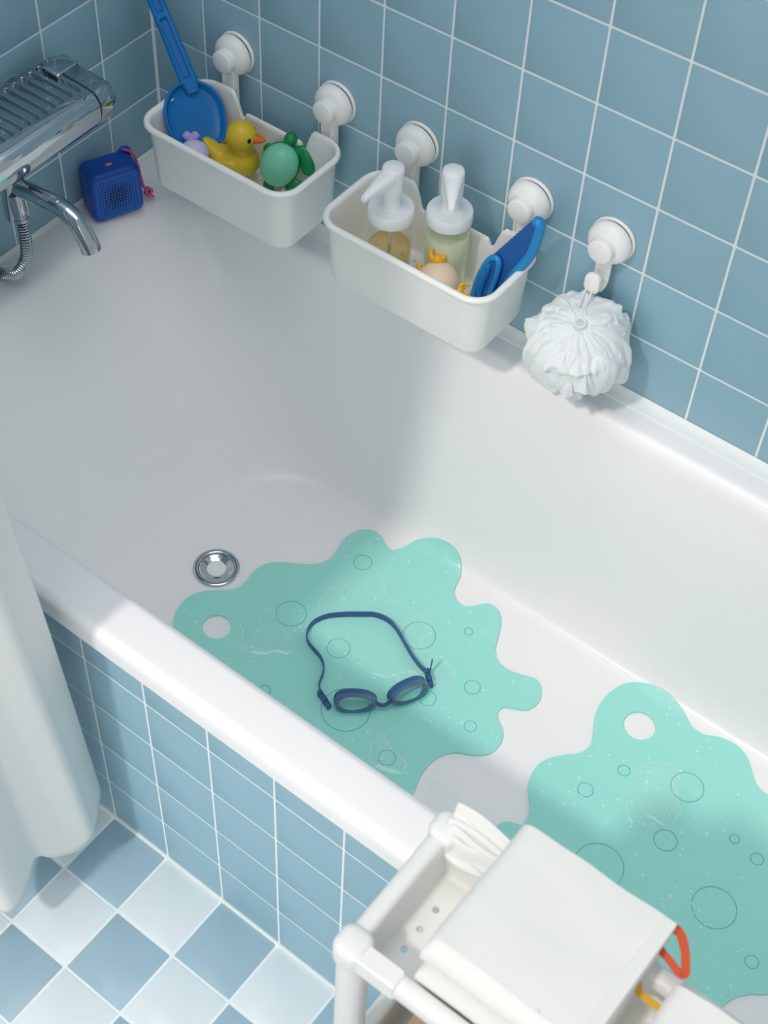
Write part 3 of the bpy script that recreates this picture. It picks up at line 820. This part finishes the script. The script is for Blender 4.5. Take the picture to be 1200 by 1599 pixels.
CC = Vector((.5760, -.1068, .6475))
crab = thing('toy_crab', (CC.x, CC.y, ZF), 'peach toy crab with yellow claws in front of the green soap dispenser', 'toy crab')
finish('body', G().ell(CC, (.0268, .0268, .0262), None, 36, 20), 'peach', crab, crab)
def crab_claw(c, up_, side, s):
    g = G(); a = up_; b = side
    g.ell(c, (.0085*s, .0065*s, .0075*s), Matrix((b, b.cross(a), a)).transposed(), 18, 10)
    for q in (-1, 1):
        pth = catmull([c + b*q*.004*s, c + b*q*.0078*s + a*.005*s, c + b*q*.0070*s + a*.012*s, c + b*q*.0022*s + a*(.0165 + .0015*q)*s], 4)
        g.tube(pth, [lerp(.0048*s, .0016*s, i/(len(pth)-1)) for i in range(len(pth))], 12)
    remesh_blob('claw', g, 'claw_yellow', crab, crab, .0008, 3)
crab_claw(CC - Rr*.001 + Uu*.0255 + Nn*.010, Uu, Rr, 1.05)
crab_claw(CC + Rr*.0265 - Uu*.012 + Nn*.004, (Rr*.95 + Uu*.3).normalized(), (Uu*.95 - Rr*.3).normalized(), .85)
finish('leg', G().tube(catmull([CC - Rr*.020 + Uu*.012, CC - Rr*.024 + Uu*.019, CC - Rr*.021 + Uu*.0225], 4), [.0034]*8 + [.002], 10), 'claw_yellow', crab, crab)

SN = Vector((-.033, -.987, .1585)).normalized()
scp = thing('toy_scoop', (.650, -.100, ZF), 'blue plastic toy scoop with a ridged edge leaning on the basket side', 'toy scoop')
SO = Vector((.650, -.0763, .690)); SU = Vector((.0540, .0200, .1250)); SU = (SU - SN*SU.dot(SN)).normalized(); SX = SU.cross(SN).normalized()
def on_s(p, d=0):
    v = Vector(p) - SO; return SO + SX*v.dot(SX) + SU*v.dot(SU) + SN*d
pan = [(.6225, -.088, .6290), (.6327, -.0765, .7018), (.6522, -.0707, .7416), (.6744, -.0663, .7737), (.6850, -.0662, .7772), (.6870, -.0685, .7634), (.6830, -.0737, .7303), (.6690, -.0785, .6979), (.6540, -.0853, .6517), (.6515, -.0871, .6340)]
pan = [on_s(p) for p in pan]
teeth = []
a, b = pan[1], pan[3]; outd = (SX*-1)
for i in range(14):
    for t, h in ((.0, 0), (.5, .0016)): teeth.append(lerp(a, b, (i + t)/14) + outd*h)
poly = [pan[0]] + teeth + pan[3:]
g = G(); n = len(poly)
g.add([p + SN*.0016 for p in poly] + [p - SN*.0016 for p in poly], [tuple(range(n)), tuple(reversed(range(n, 2*n)))] + [(i, (i+1) % n, n+(i+1) % n, n+i) for i in range(n)])
finish('pan', g, 'scoop_dark', scp, scp, smooth=False)
rail = catmull([pan[3] + SN*.004, pan[4] + SN*.004, pan[5] + SN*.004, pan[6] + SN*.004, pan[7] + SN*.004, pan[8] + SN*.004, pan[9] + SN*.003], 4)
finish('side_rail', G().tube(rail[2:], .0062, 12, flat=1.25, up=SN), 'scoop_light', scp, scp)
lp = [(.6204, -.0876, .6297), (.6203, -.0833, .657), (.6249, -.0796, .6806), (.6323, -.0768, .6997), (.6409, -.0763, .7043), (.6454, -.0776, .6974), (.6451, -.0807, .6783), (.6418, -.0844, .6543), (.6411, -.0874, .6355), (.63, -.0884, .6272)]
lp = catmull([on_s(p, .006) for p in lp], 4, True)
finish('grip', G().tube(lp, .0040, 10, closed=True, up=SN), 'scoop_light', scp, scp)
ip = lp[::4]
g = G(); n = len(ip); g.add([p + SN*.001 for p in ip] + [p - SN*.006 for p in ip], [tuple(range(n)), tuple(reversed(range(n, 2*n)))] + [(i, (i+1) % n, n+(i+1) % n, n+i) for i in range(n)])
finish('grip_panel', g, 'scoop_dark', scp, scp, smooth=False)
gp = [on_s(p, .0085) for p in ((.6298, -.0868, .637), (.6283, -.0836, .6566), (.6319, -.0792, .6844), (.6347, -.0779, .6935))]
finish('grip_rib', G().tube(catmull(gp, 5), [.0022 + .0032*math.sin(math.pi*i/15) for i in range(16)], 10), 'shovel_blue', scp, scp)

# ------------------------------------------------------------------ loudspeaker on the tub's corner
sn = Vector((.913, -.408, 0)).normalized(); sa = Vector((.408, .913, 0)).normalized()
SC = Vector((.0480, -.1563, .516))
spk = thing('portable_speaker', SC, 'small cube-shaped blue speaker with a pink cord on the tub corner', 'speaker')
SM = Matrix((sa, -sn, Vector((0, 0, 1)))).transposed()      # local x along the front, -y out of the grille
TL = Matrix.Rotation(R(-4), 3, 'X')
def sl(p): return SC + SM @ (TL @ (Vector(p) - Vector((0, 0, 0)))) + Vector((0, 0, .0006))
def sbox(w, d0, d1, z0, z1, r, steps):
    rings = []
    for inset, y in steps:
        rings.append([sl((p.x, y, p.y)) for p in rrect(-w+inset, w-inset, z0+inset, z1-inset, max(.002, r-inset*.6), 0, 6)])
    return G().loft(rings)
finish('case', sbox(.039, 0, 0, .0, .078, .012, ((.009, .0250), (.003, .0235), (.0004, .019), (0, .014), (0, -.014), (.0006, -.0195), (.003, -.0238), (.0052, -.0250))), 'speaker_blue', spk, spk, angle=60)
finish('grille', sbox(.039, 0, 0, .0, .078, .011, ((.0062, -.0240), (.0062, -.0256), (.0070, -.0260))), 'grille_blue', spk, spk, angle=60)
g = G(); NH = 14
for i in range(NH):
    for j in range(NH):
        x = (i - (NH-1)/2)*.0042; z = .039 + (j - (NH-1)/2)*.0042
        d = math.hypot(x, z - .039)
        if max(abs(x), abs(z-.039)) > .0285: continue
        if abs(x) > .026 and abs(z-.039) > .026: continue
        r = .00185 if d < .0145 else (.0014 if d < .022 else .0010)
        c = [sl((x + r*math.cos(k*math.pi/4), -.02612, z + r*math.sin(k*math.pi/4))) for k in range(8)]
        g.add(c, [tuple(range(8))])
o = finish('grille_holes', g, 'speaker_hole', spk, spk, smooth=False); o['kind'] = 'stuff'
bt = finish('power_button', G().lathe([(.0052, 0), (.0052, .0007), (.0046, .0011), (.0003, .0011)], Matrix.Translation(sl((0, -.004, .0775))) @ (SM @ TL).to_4x4() @ Matrix.Diagonal((1, .62, 1, 1)), 24), 'coral', spk, spk); bt['label'] = 'coral power button'
lb = [sl((.0310 + .0075*math.cos(a), .017, .0735 + .0085*math.sin(a))) for a in [k*math.pi/10 for k in range(-2, 13)]]
finish('cord_loop', G().tube(lb, .0034, 12), 'speaker_blue', spk, spk)
q = catmull([sl((.0290, .0110, .0830)), sl((.0330, .0115, .0815)), sl((.0385, .0100, .0770)), sl((.0430, .0080, .068)), sl((.0455, .0050, .052)), sl((.0460, .0020, .036)), sl((.0470, -.001, .024)), sl((.0500, -.003, .016)), sl((.053, -.004, .012))], 6)
g = G().tube(q, [.0021 + .0003*math.sin(i*2.2) for i in range(len(q))], 8)
kn = [sl((.0520, -.0035, .0125)) + Vector((.0055*math.cos(3*a)*math.cos(2*a), .0055*math.cos(3*a)*math.sin(2*a)+.001, .0055*math.sin(3*a))) for a in [k*2*math.pi/60 for k in range(60)]]
g.tube(kn, .0021, 8, closed=True)
g.tube([sl((.053, -.004, .011)), sl((.056, -.006, .007)), sl((.0585, -.007, .0035))], .0016, 8)
cd = finish('cord', g, 'cord_pink', spk, spk); cd['label'] = 'pink speckled cord with a knot'

# ------------------------------------------------------------------ thermostatic mixer tap and its hose
YM = -.345
mix = thing('mixer_tap', (0, YM, .70), 'chrome bath mixer tap with a slotted shelf top on the left wall', 'tap')
def mprof(y, s=1.0, dz=0):
    pts = [(.022, .7880), (.070, .7905), (.108, .7885), (.119, .7845), (.1255, .7760), (.1270, .7640), (.1240, .7500), (.1150, .7360), (.1000, .7260), (.080, .7210), (.050, .7210), (.030, .7260), (.021, .7380), (.018, .7600), (.018, .7800)]
    c = Vector((.074, 0, .757))
    return [Vector((c.x + (x - c.x)*s, y, c.z + (z - c.z)*s + dz)) for x, z in catmull2(pts)]
def catmull2(pts): return [(p.x, p.z) for p in catmull([(x, 0, z) for x, z in pts], 4, True)]
finish('body', G().loft([mprof(-.470, .90), mprof(-.469, .97), mprof(-.466, 1), mprof(-.2300, 1), mprof(-.2295, .97)]), 'chrome', mix, mix, angle=35)
finish('joint', G().loft([mprof(-.2310, .955), mprof(-.2270, .955)]), 'dark_gap', mix, mix)
# shelf: a tray of rounded slots
so = [(p.x, p.y) for p in rrect(.0245, .1185, -.455, -.2345, .016, 0, 8)]
sl_h = []
for k in range(15):
    y = -.2430 - .01455*k
    if y < -.450: break
    sl_h.append([(p.x, p.y) for p in rrect(.0300, .1075, y-.0044, y+.0044, .0043, 0, 5)])
finish('shelf', plate(so, sl_h, .7890, .7945, lambda p: p + Vector((0, 0, -.004*max(0, (p.x-.10)/.02)**2))), 'chrome', mix, mix, angle=30, bevel=.0008)
hb = [mprof(-.2275, .96), mprof(-.2265, 1.0), mprof(-.2100, 1.0), mprof(-.2020, .975), mprof(-.1985, .93), mprof(-.1970, .80)]
hn = finish('handle', G().loft(hb), 'chrome', mix, mix, angle=40)
hn['label'] = 'end handle with a raised lever'
g = G(); g.loft([rrect(.040, .070, -.2440, -.2050, .003, .785, 3), rrect(.040, .070, -.2440, -.2050, .003, .8000, 3), rrect(.0412, .0688, -.2428, -.2062, .003, .8012, 3)])
finish('lever', g, 'chrome', hn, mix, angle=40)
finish('column', G().lathe([(.0165, .640), (.0170, .642), (.0170, .7160), (.0185, .7180), (.0185, .7300)], Matrix.Translation((.0690, YM, 0)), 32), 'chrome', mix, mix, angle=40)
spt = catmull([(.060, YM, .6905), (.085, YM, .6930), (.120, YM, .6980), (.150, YM, .7010), (.168, YM, .6990), (.184, YM, .6920), (.195, YM, .6790), (.2025, YM, .6650), (.2055, YM, .6560)], 5)
n = len(spt)
rad = [.0122 if i < n*.55 else .0122 + .0012*(i/n-.55)/.45 for i in range(n)]
finish('spout', G().tube(spt, rad, 28, up=(0, 0, 1)), 'chrome', mix, mix, angle=40)
finish('spout_outlet', G().tube([spt[-1] + (spt[-1]-spt[-2]).normalized()*.0002, spt[-1] + (spt[-1]-spt[-2]).normalized()*.0006], .0105, 24), 'dark_gap', mix, mix)
for yy in (-.455, -.235):
    finish('wall_union', G().lathe([(.020, 0), (.0205, .004), (.016, .006), (.016, .024)], toward((1, 0, 0), (0, yy+.02 if yy < -.3 else yy-.03, .757)), 24), 'chrome', mix, mix)
hose = thing('shower_hose', (.075, -.352, .64), 'chrome ribbed shower hose hanging from the underside of the mixer tap', 'hose')
hp = catmull([(.0770, -.350, .6900), (.0850, -.353, .6600), (.0910, -.356, .6400), (.0930, -.358, .6130), (.0860, -.359, .5810), (.0640, -.361, .5460), (.0300, -.363, .5270), (.0120, -.395, .5235), (.0110, -.44, .5230), (.0120, -.50, .5228)], 34)
finish('connector', G().tube(hp[10:58], [.0098]*30 + [.0092]*10 + [.0105]*8, 20), 'chrome', hose, hose, angle=30)
cut = hp[56:]
finish('ribbed_tube', G().tube(cut, [.0083 if i % 5 < 3 else .0052 for i in range(len(cut))], 14), 'chrome', hose, hose, angle=30)

# ------------------------------------------------------------------ shower curtain
CP = [(.500, -.712, .115), (.512, -.730, .105), (.524, -.750, .100), (.5335, -.7655, .100), (.529, -.785, .088), (.520, -.806, .092), (.511, -.822, .100), (.505, -.830, .110), (.503, -.838, .114),
      (.508, -.850, .110), (.518, -.872, .100), (.5245, -.892, .095), (.522, -.908, .092), (.508, -.918, .100), (.485, -.915, .105), (.462, -.900, .115), (.448, -.885, .120), (.440, -.895, .118), (.432, -.925, .105), (.415, -.950, .10), (.385, -.955, .10), (.350, -.925, .105),
      (.325, -.885, .11), (.300, -.880, .11), (.275, -.920, .10), (.24, -.955, .10), (.20, -.945, .10), (.165, -.90, .11), (.13, -.885, .11), (.09, -.92, .10), (.05, -.95, .10), (.02, -.93, .10)]
cp = catmull(CP, 6)
cur = G(); rows = []
for r in range(25):
    t = (r/24)**1.6
    row = []
    for i, p in enumerate(cp):
        z = lerp(p.z, 2.42, t); dz = z - .1
        wob = .004*math.sin(i*.13 + z*4.0)*min(1, dz*2)
        row.append(Vector((p.x + wob*.6 - .003*min(1, dz)*math.sin(i*.21), p.y - .066*min(dz, .9) - .02*max(0, dz-.9) + wob*.5, z)))
    rows.append(row)
cur.loft(rows, cap0=False, cap1=False, wrap=False)
co = finish('shower_curtain', cur, 'curtain', angle=180)
so_ = co.modifiers.new('thickness', 'SOLIDIFY'); so_.thickness = .0012
tag(co, 'pale white shower curtain hanging in folds outside the tub', 'curtain')

# ------------------------------------------------------------------ rolling cart
CX0, CX1, CY0, CY1, CZ = 1.0305, 1.575, -.8895, -.7275, .712
cart = thing('utility_cart', (1.30, -.81, 0), 'white plastic utility cart standing against the tub with towels on its top shelf', 'cart')
def tray(name, z1, depth, holes_on):
    z0 = z1 - depth
    def ring(i, z, r=.030): return rrect(CX0+i, CX1-i, CY0+i, CY1-i, max(.005, r-i), z, 8)
    prof = [(.029, z0), (.024, z0+.0005), (.018, z0+.005), (.0125, z1-.022), (.0015, z1-.021), (0, z1-.018), (0, z1-.006), (.0012, z1-.0022), (.0045, z1), (.0130, z1), (.0165, z1-.0014), (.0185, z1-.006), (.0200, z0+.014), (.0215, z0+.007), (.0245, z0+.0040), (.029, z0+.0032)]
    tr_ = finish(name, G().loft([ring(i, z) for i, z in prof], cap0=False, cap1=False), 'cart_plastic', cart, cart, angle=45)
    outl = [(p.x, p.y) for p in ring(.0285, 0)]
    outl = [p for i, p in enumerate(outl) if i == 0 or math.hypot(p[0]-outl[i-1][0], p[1]-outl[i-1][1]) > .0008]
    hs = [circle(x, y, .0035, 12) for x, y in holes_on]
    finish('shelf_floor', plate([(p[0]-.0, p[1]) for p in outl], hs, z0, z0 + .0034), 'cart_plastic', tr_, cart, angle=30)
    return tr_
tray('shelf', CZ, .062, [(1.0668 + .0240*i, -.8345 + .0240*j) for i in range(19) for j in range(3)])
tray('shelf', .445, .062, [])
tray('shelf', .150, .062, [])
for x in (CX0 + .0115, CX1 - .0115):
    for y in (CY0 + .0115, CY1 - .0115):
        lg = finish('leg', G().lathe([(.0135, 0), (.0150, .002), (.0150, .690), (.0150, .7000)], Matrix.Translation((x, y, 0)), 24), 'cart_plastic', cart, cart, angle=50)
        sx = 1 if x < 1.3 else -1; sy = 1 if y < -.8 else -1
        g = G(); g.loft([rrect(min(x, x+sx*.052), max(x, x+sx*.052), y-.0128*(1 if sy > 0 else .5), y+.0128*(.5 if sy > 0 else 1), .003, z, 3) for z in (.690, .7125)] + [rrect(min(x, x+sx*.052)+.0015, max(x, x+sx*.052)-.0015, y-.0113*(1 if sy > 0 else .5), y+.0113*(.5 if sy > 0 else 1), .003, .7142, 3)])
        g.loft([rrect(x-.0165+i, x+.0165-i, y-.0165+i, y+.0165-i, .0125-i, z, 8) for i, z in ((.0015, .684), (0, .688), (0, .7080), (.0009, .7120), (.0032, .7148), (.0070, .7158))])
        finish('corner_sleeve', g, 'cart_plastic', lg, cart, angle=40)
box = finish('tan_box', G().loft([rrect(1.075, 1.30, -.850, -.765, .006, z, 4) for z in (.3870, .4680)]).box((1.08, -.845, .468), (1.295, -.77, .4705)), 'tan', bevel=.002)
tag(box, 'tan box on the lower shelf of the white cart', 'box')

# ------------------------------------------------------------------ towels and cloth on the cart
def soft_noise(p, s, a): return noise.noise(p*s)*a
def folded_towel(name, x0, x1, y0, y1, z0, z1, layers, label, group, skew=0.0, seed=0, tape=None):
    t = thing(name, ((x0+x1)/2, (y0+y1)/2, z0), label, 'towel', group)
    hgt = (z1 - z0)/layers
    for L in range(layers):
        a = z0 + hgt*L; b = a + hgt*.985
        g = G(); rings = []
        ny = 30; nx = 34
        # cross-section in the y-z plane: rounded at the front fold, square behind
        sec = []
        r = hgt*.48
        for k in range(9):
            an = R(-90 - 180*k/8); sec.append((y0 + r + r*math.cos(an) + (.004*L if layers > 1 else 0), (a+b)/2 + (b-a)/2*math.sin(an)*-1*-1))
        sec = [(y, z) for y, z in sec]
        top = [(lerp(y0 + r, y1, (k+1)/ny), b) for k in range(ny)]; bot = [(lerp(y1, y0 + r, k/ny), a) for k in range(ny)]
        prof = sec + top + bot
        for i in range(nx + 1):
            x = lerp(x0, x1, i/nx); e = min(i, nx - i)/nx
            ring = []
            for y, z in prof:
                p = Vector((x, y, z)); f = 1 if z > (a+b)/2 else .2
                edge = (1 - .18*math.exp(-e*45))
                zz = a + (z - a)*edge + f*(soft_noise(p + Vector((seed, 0, 0)), 16, .0030) + soft_noise(p, 40, .0005))*(1 if L == layers-1 else .5)
                ring.append(Vector((x + skew*(y - y0) + soft_noise(p, 35, .0012), y + soft_noise(p + Vector((0, 5, 0)), 30, .0012), zz)))
            rings.append(ring)
        g.loft(rings)
        finish('fold', g, 'terry', t, t, angle=60)
    # hem band along the right edge
    g = G()
    g.loft([[Vector((x1 + dx + skew*(y-y0), y, z1 - .002 + dz)) for dx, dz in ((-.0120, .0016), (-.0100, .0030), (.0008, .0028), (.0014, -.006), (-.004, -.009))] for y in [lerp(y0+.012, y1, i/20) for i in range(21)]])
    finish('hem', g, 'terry', t, t, angle=60)
    return t
t1 = folded_towel('folded_towel', 1.1000, 1.2500, -.8740, -.7180, .6545, .7680, 3, 'thick folded white towel with an orange hanging loop, on the cart', 'folded towels on the cart', .02, 0)
lpp = catmull([(1.2440, -.7190, .7560), (1.2570, -.7155, .7540), (1.2680, -.7230, .7500), (1.2760, -.7330, .7450), (1.2790, -.7385, .7420), (1.2740, -.7390, .7390), (1.2620, -.7350, .7400), (1.2460, -.7310, .7420)], 5)
vd = (CAM - lpp[8]).normalized()
hl = finish('hanging_loop', G().ribbon(lpp, [((lpp[min(i+1, len(lpp)-1)] - lpp[max(i-1, 0)]).cross(vd) + Vector((.1, .1, .2))*.002).normalized() for i in range(len(lpp))], [.0085 - .002*i/len(lpp) for i in range(len(lpp))], .0012), 'orange_tape', t1, t1, angle=60); hl['label'] = 'orange tape loop'
t2 = folded_towel('folded_towel', 1.2800, 1.4600, -.8740, -.7480, .6545, .7440, 2, 'folded white towel with a yellow hanging loop, in the cart\'s far end', 'folded towels on the cart', -.03, 3)
yl = catmull([(1.2420, -.7520, .7230), (1.2470, -.7560, .7260), (1.2510, -.7620, .7250), (1.2560, -.7660, .7210), (1.2650, -.7665, .7200), (1.2830, -.7660, .7180)], 5)
hl = finish('hanging_loop', G().ribbon(yl, [(yl[min(i+1, len(yl)-1)] - yl[max(i-1, 0)]).cross(vd).normalized() for i in range(len(yl))], .0065, .0012), 'yellow_tape', t2, t2, angle=60); hl['label'] = 'yellow tape loop'
# crumpled cloth over the rear corner
cl = thing('washcloth', (1.065, -.745, .70), 'small crumpled white washcloth in the rear corner of the cart\'s top shelf', 'washcloth')
def fold_sheet(x0, x1, off, zt, seed):
    rows = []
    for i in range(25):
        u = i/24; row = []
        for j in range(15):
            v = j/14
            x = lerp(x0, x1, u); y = -.7235 - .020*v + off + .0025*math.sin(u*5 + seed)
            z = zt - .004*u + .0048*math.sin(v*9.0 + seed + u*1.6) - .030*max(0, v-.35)**1.3 - .02*max(0, .15-v)
            row.append(Vector((x, y, z)))
        rows.append(row)
    return G().loft(rows, cap0=False, cap1=False, wrap=False)
for k, (x0, x1, off, zt) in enumerate(((1.040, 1.112, .0030, .7300), (1.0445, 1.110, -.0055, .7230), (1.050, 1.106, -.0120, .7140))):
    o = finish('cloth_fold', fold_sheet(x0, x1, off, zt, k*1.7), 'terry', cl, cl, angle=180)
    s = o.modifiers.new('thickness', 'SOLIDIFY'); s.thickness = .0028
